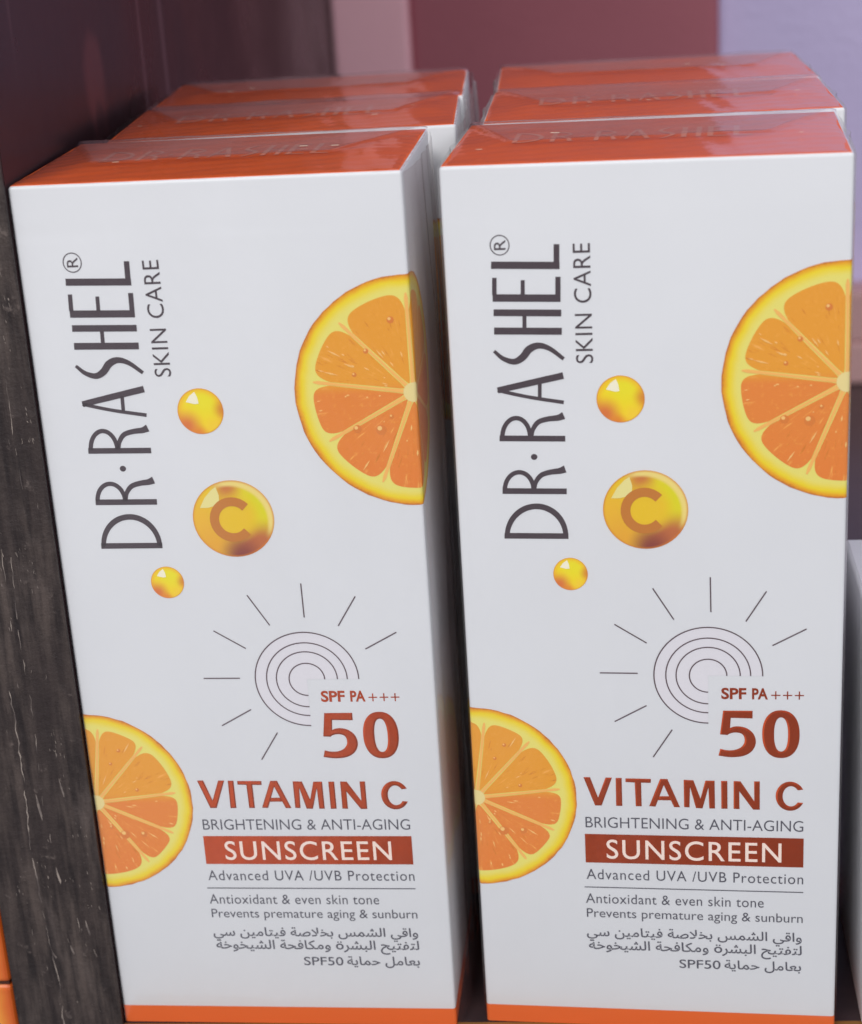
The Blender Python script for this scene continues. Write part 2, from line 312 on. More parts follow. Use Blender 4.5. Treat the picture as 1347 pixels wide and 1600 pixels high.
LOGO = [[[-1.898,7.734],[-1.056,7.725],[-1.058,7.646],[-1.902,7.654]],[[-1.835,7.686],[-1.83,7.727],[-1.822,7.766],[-1.811,7.804],[-1.796,7.84],[-1.778,7.875],[-1.757,7.908],[-1.734,7.938],[-1.707,7.965],[-1.679,7.989],[-1.649,8.011],[-1.617,8.029],[-1.585,8.044],[-1.55,8.055],[-1.516,8.062],[-1.481,8.066],[-1.446,8.065],[-1.411,8.061],[-1.377,8.053],[-1.344,8.041],[-1.312,8.025],[-1.282,8.006],[-1.254,7.984],[-1.228,7.959],[-1.204,7.931],[-1.183,7.901],[-1.165,7.868],[-1.15,7.833],[-1.138,7.796],[-1.13,7.758],[-1.125,7.719],[-1.124,7.678],[-1.059,7.681],[-1.059,7.726],[-1.063,7.772],[-1.072,7.817],[-1.085,7.861],[-1.102,7.903],[-1.122,7.943],[-1.147,7.98],[-1.174,8.015],[-1.205,8.046],[-1.239,8.073],[-1.276,8.096],[-1.314,8.115],[-1.355,8.13],[-1.396,8.14],[-1.439,8.145],[-1.482,8.145],[-1.524,8.141],[-1.567,8.132],[-1.608,8.119],[-1.648,8.101],[-1.687,8.079],[-1.723,8.052],[-1.756,8.022],[-1.787,7.988],[-1.814,7.951],[-1.838,7.911],[-1.858,7.869],[-1.874,7.825],[-1.886,7.78],[-1.893,7.734],[-1.897,7.689]],[[-1.896,8.363],[-1.058,8.351],[-1.061,8.272],[-1.9,8.283]],[[-1.839,8.334],[-1.836,8.366],[-1.83,8.396],[-1.821,8.424],[-1.809,8.451],[-1.795,8.475],[-1.779,8.496],[-1.761,8.514],[-1.742,8.528],[-1.722,8.539],[-1.701,8.546],[-1.68,8.55],[-1.659,8.55],[-1.639,8.546],[-1.619,8.538],[-1.6,8.526],[-1.582,8.511],[-1.566,8.493],[-1.551,8.471],[-1.539,8.447],[-1.53,8.42],[-1.523,8.392],[-1.52,8.362],[-1.52,8.33],[-1.461,8.332],[-1.462,8.368],[-1.466,8.404],[-1.474,8.44],[-1.486,8.473],[-1.501,8.505],[-1.52,8.533],[-1.542,8.557],[-1.566,8.578],[-1.593,8.594],[-1.622,8.605],[-1.652,8.611],[-1.683,8.611],[-1.713,8.606],[-1.743,8.596],[-1.771,8.581],[-1.797,8.561],[-1.821,8.537],[-1.843,8.509],[-1.861,8.479],[-1.875,8.445],[-1.886,8.41],[-1.894,8.374],[-1.897,8.338]],[[-1.458,8.341],[-1.454,8.355],[-1.45,8.368],[-1.447,8.382],[-1.444,8.394],[-1.441,8.406],[-1.437,8.417],[-1.433,8.427],[-1.428,8.437],[-1.421,8.447],[-1.414,8.457],[-1.406,8.468],[-1.398,8.478],[-1.389,8.488],[-1.38,8.496],[-1.371,8.504],[-1.362,8.51],[-1.352,8.516],[-1.341,8.521],[-1.328,8.525],[-1.314,8.53],[-1.299,8.534],[-1.284,8.537],[-1.269,8.54],[-1.254,8.543],[-1.241,8.546],[-1.227,8.547],[-1.212,8.548],[-1.197,8.549],[-1.182,8.55],[-1.167,8.551],[-1.152,8.552],[-1.137,8.553],[-1.123,8.556],[-1.111,8.558],[-1.1,8.561],[-1.089,8.563],[-1.08,8.566],[-1.071,8.568],[-1.063,8.57],[-1.054,8.572],[-1.084,8.668],[-1.093,8.663],[-1.102,8.658],[-1.11,8.653],[-1.118,8.649],[-1.125,8.645],[-1.133,8.641],[-1.141,8.637],[-1.151,8.634],[-1.161,8.631],[-1.173,8.629],[-1.187,8.627],[-1.202,8.625],[-1.218,8.623],[-1.234,8.62],[-1.25,8.617],[-1.266,8.614],[-1.282,8.61],[-1.298,8.606],[-1.314,8.602],[-1.33,8.597],[-1.347,8.591],[-1.363,8.585],[-1.38,8.577],[-1.395,8.568],[-1.409,8.557],[-1.422,8.546],[-1.434,8.533],[-1.444,8.52],[-1.454,8.507],[-1.463,8.493],[-1.471,8.479],[-1.478,8.466],[-1.485,8.451],[-1.49,8.436],[-1.494,8.421],[-1.498,8.407],[-1.5,8.393],[-1.503,8.38],[-1.505,8.367],[-1.508,8.355]],[[-1.902,9.087],[-1.054,9.072],[-1.056,8.995],[-1.906,9.009]],[[-1.839,9.059],[-1.836,9.093],[-1.83,9.125],[-1.821,9.156],[-1.81,9.185],[-1.796,9.21],[-1.78,9.233],[-1.763,9.252],[-1.744,9.268],[-1.725,9.279],[-1.706,9.286],[-1.687,9.29],[-1.668,9.289],[-1.649,9.285],[-1.631,9.277],[-1.613,9.265],[-1.596,9.249],[-1.58,9.229],[-1.566,9.206],[-1.555,9.18],[-1.546,9.151],[-1.54,9.12],[-1.536,9.088],[-1.536,9.054],[-1.478,9.056],[-1.478,9.093],[-1.482,9.131],[-1.49,9.168],[-1.501,9.203],[-1.515,9.236],[-1.533,9.265],[-1.553,9.291],[-1.577,9.313],[-1.603,9.331],[-1.631,9.343],[-1.66,9.349],[-1.69,9.35],[-1.72,9.345],[-1.749,9.334],[-1.776,9.317],[-1.801,9.296],[-1.824,9.271],[-1.844,9.242],[-1.862,9.21],[-1.876,9.175],[-1.886,9.138],[-1.893,9.1],[-1.897,9.063]],[[-1.469,9.058],[-1.465,9.072],[-1.461,9.086],[-1.458,9.1],[-1.455,9.113],[-1.452,9.126],[-1.448,9.137],[-1.444,9.148],[-1.438,9.158],[-1.432,9.169],[-1.425,9.181],[-1.417,9.192],[-1.409,9.203],[-1.4,9.213],[-1.391,9.222],[-1.382,9.23],[-1.373,9.236],[-1.363,9.242],[-1.351,9.247],[-1.338,9.251],[-1.324,9.255],[-1.309,9.259],[-1.293,9.262],[-1.277,9.265],[-1.261,9.268],[-1.246,9.27],[-1.231,9.271],[-1.214,9.272],[-1.198,9.273],[-1.181,9.274],[-1.164,9.274],[-1.147,9.275],[-1.131,9.277],[-1.117,9.28],[-1.104,9.283],[-1.092,9.286],[-1.081,9.289],[-1.072,9.292],[-1.063,9.294],[-1.056,9.296],[-1.047,9.299],[-1.081,9.392],[-1.09,9.387],[-1.099,9.381],[-1.107,9.376],[-1.114,9.371],[-1.121,9.367],[-1.128,9.363],[-1.136,9.359],[-1.145,9.356],[-1.156,9.353],[-1.169,9.351],[-1.185,9.349],[-1.201,9.347],[-1.219,9.345],[-1.236,9.343],[-1.254,9.34],[-1.272,9.337],[-1.288,9.333],[-1.305,9.33],[-1.322,9.326],[-1.339,9.321],[-1.356,9.316],[-1.373,9.31],[-1.39,9.302],[-1.406,9.293],[-1.421,9.281],[-1.434,9.269],[-1.446,9.256],[-1.456,9.242],[-1.466,9.228],[-1.474,9.214],[-1.482,9.2],[-1.489,9.185],[-1.496,9.17],[-1.501,9.155],[-1.505,9.14],[-1.508,9.125],[-1.511,9.111],[-1.513,9.097],[-1.516,9.084],[-1.519,9.071]],[[-1.424,8.789],[-1.425,8.802],[-1.431,8.813],[-1.44,8.822],[-1.452,8.828],[-1.465,8.83],[-1.478,8.828],[-1.49,8.822],[-1.499,8.813],[-1.506,8.802],[-1.508,8.789],[-1.506,8.777],[-1.5,8.765],[-1.491,8.756],[-1.479,8.751],[-1.466,8.749],[-1.453,8.751],[-1.441,8.757],[-1.432,8.767],[-1.426,8.778]],[[-1.893,9.656],[-1.843,9.666],[-1.793,9.677],[-1.744,9.687],[-1.694,9.698],[-1.644,9.708],[-1.593,9.719],[-1.542,9.729],[-1.49,9.74],[-1.436,9.752],[-1.381,9.763],[-1.325,9.775],[-1.269,9.787],[-1.213,9.799],[-1.156,9.811],[-1.1,9.823],[-1.044,9.835],[-1.061,9.922],[-1.116,9.909],[-1.172,9.897],[-1.229,9.885],[-1.285,9.873],[-1.341,9.86],[-1.397,9.848],[-1.451,9.836],[-1.505,9.825],[-1.557,9.813],[-1.608,9.801],[-1.659,9.79],[-1.708,9.779],[-1.758,9.768],[-1.807,9.757],[-1.857,9.745],[-1.907,9.734]],[[-1.906,9.672],[-1.857,9.661],[-1.808,9.648],[-1.76,9.636],[-1.711,9.624],[-1.662,9.612],[-1.612,9.6],[-1.562,9.589],[-1.509,9.578],[-1.456,9.567],[-1.401,9.556],[-1.345,9.546],[-1.288,9.536],[-1.232,9.527],[-1.175,9.517],[-1.118,9.507],[-1.062,9.497],[-1.054,9.546],[-1.11,9.556],[-1.167,9.565],[-1.224,9.574],[-1.28,9.584],[-1.337,9.593],[-1.392,9.603],[-1.446,9.613],[-1.5,9.623],[-1.551,9.634],[-1.602,9.646],[-1.651,9.657],[-1.7,9.669],[-1.748,9.681],[-1.797,9.694],[-1.845,9.706],[-1.895,9.718]],[[-1.379,9.79],[-1.331,9.789],[-1.339,9.584],[-1.387,9.585]],[[-1.935,10.2],[-1.922,10.187],[-1.909,10.173],[-1.896,10.158],[-1.883,10.143],[-1.869,10.129],[-1.855,10.115],[-1.839,10.101],[-1.822,10.09],[-1.805,10.079],[-1.787,10.069],[-1.769,10.06],[-1.749,10.051],[-1.73,10.044],[-1.709,10.039],[-1.689,10.035],[-1.668,10.033],[-1.648,10.035],[-1.628,10.039],[-1.609,10.046],[-1.591,10.053],[-1.575,10.062],[-1.559,10.072],[-1.545,10.082],[-1.53,10.093],[-1.515,10.107],[-1.501,10.123],[-1.489,10.138],[-1.478,10.153],[-1.469,10.166],[-1.46,10.177],[-1.453,10.185],[-1.445,10.192],[-1.435,10.2],[-1.424,10.207],[-1.412,10.215],[-1.4,10.221],[-1.388,10.227],[-1.376,10.232],[-1.364,10.235],[-1.351,10.237],[-1.338,10.237],[-1.324,10.237],[-1.309,10.235],[-1.293,10.232],[-1.276,10.227],[-1.259,10.221],[-1.241,10.214],[-1.223,10.205],[-1.204,10.194],[-1.184,10.181],[-1.163,10.165],[-1.142,10.149],[-1.12,10.131],[-1.098,10.113],[-1.076,10.095],[-1.054,10.078],[-1.024,10.117],[-1.045,10.134],[-1.065,10.153],[-1.087,10.172],[-1.108,10.191],[-1.129,10.21],[-1.15,10.228],[-1.172,10.244],[-1.192,10.258],[-1.213,10.271],[-1.232,10.282],[-1.252,10.291],[-1.272,10.3],[-1.291,10.307],[-1.311,10.312],[-1.331,10.316],[-1.351,10.318],[-1.371,10.318],[-1.392,10.316],[-1.412,10.312],[-1.431,10.306],[-1.45,10.299],[-1.467,10.291],[-1.484,10.281],[-1.5,10.271],[-1.518,10.257],[-1.532,10.241],[-1.545,10.225],[-1.555,10.209],[-1.565,10.195],[-1.573,10.183],[-1.581,10.173],[-1.589,10.165],[-1.599,10.156],[-1.61,10.147],[-1.621,10.138],[-1.631,10.13],[-1.641,10.123],[-1.651,10.118],[-1.661,10.114],[-1.671,10.112],[-1.682,10.111],[-1.696,10.111],[-1.711,10.113],[-1.728,10.117],[-1.744,10.122],[-1.761,10.127],[-1.778,10.134],[-1.793,10.141],[-1.807,10.149],[-1.821,10.158],[-1.835,10.169],[-1.849,10.181],[-1.863,10.193],[-1.877,10.206],[-1.892,10.22],[-1.907,10.232]],[[-1.906,10.525],[-1.05,10.503],[-1.054,10.413],[-1.911,10.434]],[[-1.901,10.761],[-1.049,10.738],[-1.052,10.651],[-1.906,10.674]],[[-1.54,10.667],[-1.49,10.666],[-1.496,10.511],[-1.547,10.512]],[[-1.905,10.956],[-1.052,10.932],[-1.055,10.837],[-1.909,10.86]],[[-1.901,11.166],[-1.845,11.165],[-1.855,10.945],[-1.912,10.947]],[[-1.543,11.127],[-1.493,11.126],[-1.501,10.935],[-1.551,10.937]],[[-1.109,11.159],[-1.044,11.157],[-1.052,10.923],[-1.117,10.925]],[[-1.904,11.373],[-1.05,11.347],[-1.053,11.255],[-1.909,11.281]],[[-1.116,11.571],[-1.045,11.569],[-1.053,11.341],[-1.124,11.343]]]
RAYS = [[[0.7799,7.101],[0.7859,6.6019]],[[0.0293,6.941],[0.3005,6.4913]],[[-0.4864,6.4196],[-0.0634,6.1488]],[[-0.6977,5.7022],[-0.1902,5.6994]],[[-0.5146,4.9703],[-0.0796,5.2175]],[[-0.0026,4.4333],[0.2595,4.8562]],[[1.5054,6.9005],[1.2414,6.4688]],[[2.0275,6.3639],[1.5878,6.1204]]]
BOLD = [[[-0.9655,4.1035],[-0.8756,4.1044],[-0.7719,3.7855],[-0.6613,4.1022],[-0.573,4.1031],[-0.7251,3.6622],[-0.8166,3.661]],[[-0.5221,4.0993],[-0.4401,4.1001],[-0.4399,3.6614],[-0.5249,3.6603]],[[-0.3868,4.095],[-0.0413,4.0928],[-0.0423,4.031],[-0.1748,4.0324],[-0.1729,3.6618],[-0.2539,3.6608],[-0.2616,4.033],[-0.3881,4.0373]],[[0.086,4.0955],[0.1354,4.0959],[0.1341,4.0018],[0.0174,3.6612],[-0.0695,3.6659]],[[0.1354,4.0959],[0.1848,4.0964],[0.3524,3.6582],[0.2719,3.6573],[0.1341,4.0018]],[[0.0733,3.8249],[0.2046,3.8264],[0.2298,3.763],[0.0525,3.7624]],[[0.4064,4.0874],[0.538,4.0831],[0.6329,3.796],[0.7,4.0805],[0.8251,4.0817],[0.8292,3.6485],[0.7516,3.6476],[0.7411,3.9758],[0.6602,3.6464],[0.5701,3.6496],[0.4915,3.9802],[0.4824,3.6584],[0.4082,3.6618]],[[0.9133,4.0798],[0.9965,4.0807],[0.9993,3.6478],[0.9156,3.6468]],[[1.0821,4.0815],[1.1737,4.0796],[1.3611,3.772],[1.3566,4.0814],[1.4333,4.0822],[1.4349,3.6433],[1.3455,3.6422],[1.1578,3.9242],[1.1615,3.6456],[1.0816,3.6488]],[[2.014,3.9657],[2.0015,3.9895],[1.9865,4.0114],[1.9694,4.0309],[1.9502,4.0479],[1.9295,4.062],[1.9074,4.073],[1.8843,4.0808],[1.8605,4.0852],[1.8365,4.0862],[1.8125,4.0837],[1.789,4.0778],[1.8132,4.0068],[1.8255,4.0122],[1.8383,4.0155],[1.8512,4.0168],[1.8641,4.0159],[1.8769,4.013],[1.8893,4.008],[1.9013,4.001],[1.9126,3.9922],[1.9232,3.9815],[1.9328,3.9693],[1.9413,3.9556]],[[1.789,4.0778],[1.7663,4.0686],[1.7447,4.0562],[1.7246,4.0408],[1.7064,4.0227],[1.6902,4.002],[1.6763,3.9792],[1.6649,3.9546],[1.6563,3.9284],[1.6506,3.9013],[1.6478,3.8735],[1.648,3.8455],[1.7415,3.8501],[1.7413,3.8683],[1.7427,3.8863],[1.7455,3.9041],[1.7498,3.9212],[1.7555,3.9375],[1.7625,3.9527],[1.7707,3.9667],[1.78,3.9793],[1.7903,3.9903],[1.8014,3.9995],[1.8132,4.0068]],[[1.648,3.8455],[1.6512,3.8178],[1.6573,3.7906],[1.6663,3.7646],[1.678,3.7401],[1.6923,3.7174],[1.7088,3.6969],[1.7275,3.679],[1.7479,3.6639],[1.7698,3.6519],[1.7928,3.6431],[1.8166,3.6377],[1.8284,3.7074],[1.8159,3.7126],[1.8039,3.7197],[1.7926,3.7287],[1.7821,3.7395],[1.7725,3.752],[1.7641,3.7658],[1.7568,3.781],[1.7509,3.7972],[1.7463,3.8143],[1.7431,3.832],[1.7415,3.8501]],[[1.8166,3.6377],[1.8407,3.6357],[1.8649,3.6373],[1.8887,3.6423],[1.9118,3.6506],[1.9338,3.6623],[1.9543,3.677],[1.9732,3.6946],[1.9899,3.7147],[2.0044,3.737],[2.0164,3.7613],[1.9433,3.767],[1.9351,3.753],[1.9257,3.7405],[1.9154,3.7296],[1.9042,3.7204],[1.8923,3.7131],[1.8799,3.7078],[1.8672,3.7045],[1.8542,3.7034],[1.8412,3.7043],[1.8284,3.7074]],[[0.9425,5.153],[1.3325,5.1546],[1.3327,5.0405],[1.0438,5.046],[1.0334,4.8933],[1.0511,4.901],[1.0688,4.9087],[1.0894,4.9143],[1.1142,4.9177],[1.1419,4.9191],[1.1707,4.9171],[1.2009,4.9114],[1.2324,4.9024],[1.2621,4.8888],[1.2901,4.8698],[1.3165,4.8464],[1.3384,4.8203],[1.3547,4.7914],[1.3666,4.7599],[1.3742,4.7284],[1.3778,4.6977],[1.3771,4.6669],[1.3714,4.636],[1.3601,4.6039],[1.3438,4.5717],[1.3238,4.5431],[1.2999,4.5191],[1.2722,4.4987],[1.2423,4.4821],[1.2105,4.4696],[1.1764,4.4608],[1.1401,4.4545],[1.1012,4.4504],[1.0601,4.4489],[1.0173,4.4501],[0.9723,4.4549],[0.9256,4.4624],[0.879,4.47],[0.9029,4.5748],[0.9302,4.5671],[0.9575,4.5594],[0.9868,4.5545],[1.0203,4.5529],[1.0558,4.5541],[1.089,4.5587],[1.1191,4.5674],[1.1469,4.5795],[1.1707,4.5941],[1.1899,4.6116],[1.2051,4.6317],[1.2166,4.6523],[1.2242,4.6729],[1.2281,4.6941],[1.2288,4.7159],[1.2264,4.7398],[1.2208,4.7644],[1.2114,4.785],[1.1977,4.8001],[1.1802,4.8113],[1.1605,4.8193],[1.1379,4.824],[1.113,4.8256],[1.0893,4.8246],[1.0668,4.8206],[1.0455,4.8139],[1.0281,4.807],[1.017,4.8002],[1.0098,4.7932],[1.0026,4.7861],[0.9006,4.7924]],[[1.9567,4.8101],[1.9542,4.8701],[1.9481,4.9195],[1.9384,4.9644],[1.9252,5.0051],[1.9087,5.0418],[1.889,5.0743],[1.8663,5.1023],[1.8408,5.1255],[1.8126,5.1438],[1.7816,5.157],[1.7476,5.1649],[1.7065,5.1674],[1.6654,5.1646],[1.6315,5.1564],[1.6007,5.143],[1.5727,5.1244],[1.5475,5.1009],[1.5251,5.0727],[1.5058,5.04],[1.4898,5.003],[1.4772,4.962],[1.4682,4.917],[1.4628,4.8674],[1.4612,4.8072],[1.6193,4.8036],[1.6197,4.8491],[1.6214,4.8851],[1.6245,4.9172],[1.6289,4.9461],[1.6346,4.972],[1.6415,4.9949],[1.6495,5.0145],[1.6587,5.0308],[1.669,5.0436],[1.6804,5.0529],[1.6931,5.0585],[1.7094,5.0604],[1.7256,5.0586],[1.7385,5.0531],[1.75,5.044],[1.7605,5.0313],[1.7699,5.0151],[1.7782,4.9955],[1.7854,4.9728],[1.7915,4.947],[1.7964,4.9181],[1.8,4.886],[1.8023,4.8502],[1.8034,4.8047]],[[1.4612,4.8072],[1.4633,4.747],[1.4691,4.6972],[1.4786,4.6519],[1.4917,4.6107],[1.5081,4.5735],[1.5279,4.5405],[1.5507,4.5121],[1.5765,4.4885],[1.605,4.47],[1.6362,4.4566],[1.6706,4.4487],[1.7121,4.4463],[1.7536,4.4494],[1.7878,4.4578],[1.8188,4.4716],[1.8469,4.4906],[1.8722,4.5146],[1.8945,4.5433],[1.9137,4.5764],[1.9295,4.6138],[1.9418,4.6551],[1.9505,4.7003],[1.9556,4.7501],[1.9567,4.8101],[1.8034,4.8047],[1.8031,4.7591],[1.8014,4.723],[1.7984,4.6908],[1.7941,4.6617],[1.7884,4.6355],[1.7816,4.6125],[1.7735,4.5926],[1.7644,4.5761],[1.7541,4.5631],[1.7426,4.5537],[1.7297,4.5479],[1.7134,4.5459],[1.697,4.5477],[1.6841,4.5532],[1.6724,4.5625],[1.6619,4.5754],[1.6525,4.5917],[1.6441,4.6115],[1.6369,4.6345],[1.6308,4.6606],[1.626,4.6897],[1.6225,4.7219],[1.6203,4.7579],[1.6193,4.8036]]]

def circle(cx, cy, r, n=40, a0=0, ry=None):
    return [(cx + r * math.cos(a0 + 2 * math.pi * i / n), cy + (ry or r) * math.sin(a0 + 2 * math.pi * i / n)) for i in range(n)]

# ------------------------------------------------------------------ the carton, built once at the origin
def make_slice(parent, cx, cy, R, membranes, side):
    """half orange slice print; membranes are angles in degrees"""
    bm = bmesh.new(); uvl = bm.loops.layers.uv.new('UVMap')
    uvf = lambda x, y: ((x - cx) / R, (y - cy) / R)
    # rind disc as rings
    rings = [0, .12, .45, .8, .86, .91, .95, .98, 1.0]; n = 96
    rnd = random.Random(int(R * 1000))
    jit = [1 + rnd.uniform(-.004, .004) for _ in range(n)]
    P = lambda r, i: (cx + R * r * jit[i % n] * math.cos(2 * math.pi * i / n), cy + R * r * jit[i % n] * math.sin(2 * math.pi * i / n))
    for k in range(len(rings) - 1):
        for i in range(n):
            if k == 0: poly(bm, [(cx, cy), P(rings[1], i), P(rings[1], i + 1)], 0, uvl, uvf)
            else: poly(bm, [P(rings[k], i), P(rings[k + 1], i), P(rings[k + 1], i + 1), P(rings[k], i + 1)], 0, uvl, uvf)
    ang = sorted(membranes); m = len(ang)
    for i in range(m):
        a0, a1 = math.radians(ang[i]), math.radians(ang[(i + 1) % m] + (360 if i == m - 1 else 0))
        hw = .016; r0, r1 = .085, .845
        mid, half = (a0 + a1) / 2, (a1 - a0) / 2
        pts = []
        N = 28
        for j in range(N + 1):
            t = -1 + 2 * j / N
            t = math.copysign(1 - (1 - abs(t)) ** 1.6, t)
            rr = r1 * (1 - .17 * abs(t) ** 7)
            th = mid + t * (half - hw / rr)
            pts.append((cx + R * rr * math.cos(th), cy + R * rr * math.sin(th)))
        ri = max(r0, hw / math.sin(min(half, 1.2)) * 1.15)
        for t in (.8, .3, -.3, -.8):
            th = mid + t * max(half - hw / ri, .02)
            q = ri + (.035 if abs(t) > .5 else 0)
            th = mid + t * max(half - hw / q, .02)
            pts.append((cx + R * q * math.cos(th), cy + R * q * math.sin(th)))
        # fan from the wedge's middle so that it stays convex enough to cut
        c0 = (cx + R * .5 * math.cos(mid), cy + R * .5 * math.sin(mid))
        for k in range(len(pts)): poly(bm, [c0, pts[k], pts[(k + 1) % len(pts)]], 1, uvl, uvf)
        th = a0
        ribbon(bm, [(cx + R * q * math.cos(th), cy + R * q * math.sin(th)) for q in (.06, .3, .6, .80, .845)], [.034 * R, .022 * R, .022 * R, .03 * R, .012 * R], 2)
    poly(bm, circle(cx, cy, R * .085, 24), 3)
    # printed juice glints and drops
    for i in range(38):
        a = math.radians(rnd.uniform(90, 270) if side > 0 else rnd.uniform(-90, 90)); q = rnd.uniform(.2, .8)
        if min(abs((math.degrees(a) - b + 180) % 360 - 180) for b in ang) < 5: continue
        l = rnd.choice([.02, .03, .05, .09, .12]); w = R * rnd.uniform(.004, .008)
        pa = (cx + R * q * math.cos(a), cy + R * q * math.sin(a)); qq = min(.82, q + l)
        pb = (cx + R * qq * math.cos(a), cy + R * qq * math.sin(a)); pm = ((pa[0] + pb[0]) / 2, (pa[1] + pb[1]) / 2)
        ribbon(bm, [pa, pm, pb], [w * .3, w * 2, w * .3], 4)
    for (dx, dy, r) in ([(-.30, -.31, .045), (-.50, -.30, .036), (-.16, .63, .03), (-.49, .17, .02), (-.38, .37, .022), (-.2, -.2, .02)] if side > 0 else
                        [(.25, -.36, .05), (.45, -.36, .035), (.44, .15, .02), (.2, .45, .018), (.12, -.28, .02), (.3, .6, .02)]):
        x, y = cx + R * dx, cy + R * dy
        poly(bm, circle(x + R * r * .2, y - R * r * .25, R * r, 14), 5)
        poly(bm, circle(x - R * r * .1, y + R * r * .1, R * r * .45, 12), 4)
    tri(bm)
    apply_wrap(bm, [.004, .006, .0075, .009, .0105, .009])
    for f in bm.faces: f.smooth = True
    return from_bm('orange_slice', bm, [M_rind, M_flesh, M_membrane, M_core, M_glint, M_drop], parent)

def make_bubble(parent, cx, cy, r, ry, big):
    bm = bmesh.new(); uvl = bm.loops.layers.uv.new('UVMap'); uvf = lambda x, y: ((x - cx) / r, (y - cy) / ry)
    poly(bm, circle(cx, cy, r, 48, 0, ry), 0, uvl, uvf)
    if big:
        poly(bm, [(cx + r * a, cy + ry * b) for a, b in [(-.80, .30), (-.66, .56), (-.48, .76), (-.36, .84), (-.30, .62), (-.31, .44), (-.45, .34), (-.6, .30)]], 1)
        pts = [(cx + r * (-.02 + .45 * math.cos(math.radians(a))), cy + ry * (-.02 + .47 * math.sin(math.radians(a)))) for a in range(42, 319, 12)]
        ribbon(bm, pts, .125, 2)
    else:
        poly(bm, [(cx + r * a, cy + ry * b) for a, b in [(-.60, .42), (-.42, .68), (-.18, .86), (-.08, .62), (-.04, .34), (-.22, .32)]], 1)
    tri(bm); apply_wrap(bm, [.004, .007, .008])
    return from_bm('gold_drop', bm, [M_goldbig if big else M_gold, M_shine2 if big else M_shine, M_goldC], parent)

def film_mesh(seed):                                               # seeds 4 to 6: the left row, wrapped more loosely
    """clear wrap: front/back sheets, loosely standing side sheets, folded top"""
    rnd = random.Random(seed); bm = bmesh.new(); hz = bm.verts.layers.float.new('fold')
    ph = [rnd.uniform(0, 6.28) for _ in range(12)]
    def wob(a, b, k): return (math.sin(a * 2.1 + ph[k]) * math.sin(b * 1.3 + ph[k + 1]) + .5 * math.sin(a * 5.3 + b * 1.1 + ph[k + 2]) + .35 * math.sin(b * 7.1 - a * 2.0 + ph[k + 3]))
    e = .022; sb = .16 if seed > 3 else .035
    def grid(nu, nv, fn, flap=None):
        g = [[bm.verts.new(fn(i / nu, j / nv) * S) for i in range(nu + 1)] for j in range(nv + 1)]
        if flap is not None:
            for j in range(nv + 1):
                for i in range(nu + 1): g[j][i][hz] = flap(i / nu, j / nv)
        for j in range(nv):
            for i in range(nu):
                f = bm.faces.new((g[j][i], g[j][i + 1], g[j + 1][i + 1], g[j + 1][i]))
                pass
    def bulge(u): return 1 - (2 * u - 1) ** 4
    zs = BH - .02
    def front(u, v):
        x = -HW + BW * u; z = .02 + (zs - .02) * v
        seam = .012 * math.exp(-((z - (BH - .62 + .01 * math.sin(x * 2))) / .02) ** 2)
        return Vector((x, -e - .007 * wob(x * .8, z * .7, 0) * bulge(u) - seam, z))
    grid(26, 150, front)
    for sg in (1, -1):
        def side(u, v, sg=sg):
            y = -.0 + BD * u; z = .02 + (zs - .02) * v
            b = sb * bulge(u) * (1 + .22 * wob(y * 2.2, z * .22, 4)) * (.45 + .55 * min(1, (1 - v) * 5 + .25))
            seam = .05 * math.exp(-((u - .52) / .035) ** 2)          # the lengthwise weld
            return Vector((sg * (HW + e + max(0, b) + seam), y, z))
        if sg > 0: grid(22, 90, side, lambda u, v: (.25 + .35 * v) if seed > 3 else .3)
        else: grid(22, 90, lambda u, v: side(1 - u, v))
    grid(8, 20, lambda u, v: Vector((HW - BW * u, BD + e, .02 + (zs - .02) * v)))
    # top: front strip rising to a fold line, then a trapezoid back flap lying over it
    yf = 1.30 + rnd.uniform(-.1, .1); xl = -1.55 + rnd.uniform(-.2, .2); xr = 1.55 + rnd.uniform(-.2, .2); sk = rnd.uniform(-.15, .15)
    def in_flap(u, v):
        x = -HW + BW * u; y = BD * v; yl = yf + sk * x / HW
        q = (y - yl) / (BD - yl)
        d = min(y - yl, (x - (xl - (HW + xl) * q)) * .6, ((xr + (HW - xr) * q) - x) * .6)
        return min(1, max(0, .5 + d / .09))
    def top(u, v):
        x = -HW + BW * u; y = BD * v
        yl = yf + sk * x / HW
        ed = min(u, 1 - u) * BW
        k = in_flap(u, v)
        zt = BH + .012 + .055 * (min(1, y / yl) ** 1.5) * min(1, ed / .6)
        z1 = BH + .075 - .012 * max(0, y - yl) / (BD - yl) + .004 * wob(x * 2, y * 2, 6)
        z0 = zt + .005 * wob(x * 2.5, y * 3, 3)
        zt = z0 + (z1 - z0) * k + .022 * math.exp(-((k - .5) / .28) ** 2)
        zt -= .03 * max(0, 1 - min(ed, y, BD - y) / .12) ** 2
        return Vector((x, y, zt))
    grid(110, 70, top, in_flap)
    for k in range(3):                                             # small pale specks on the film
        x, y, l = rnd.uniform(-2.2, 2.2), rnd.uniform(.6, 1.8), rnd.uniform(.02, .07)
        f = bm.faces.new([bm.verts.new(Vector((x + a_ * l, y + b_ * l * .35, BH + .095)) * S) for a_, b_ in ((-1, -.6), (.8, -1), (1, .5), (-.7, 1))]); f.material_index = 2
    for f in bm.faces: f.smooth = True
    me = bpy.data.meshes.new('shrink_wrap'); bm.normal_update(); bm.to_mesh(me); bm.free(); [me.materials.append(q) for q in (M_film, M_film, M_shine)]; return me

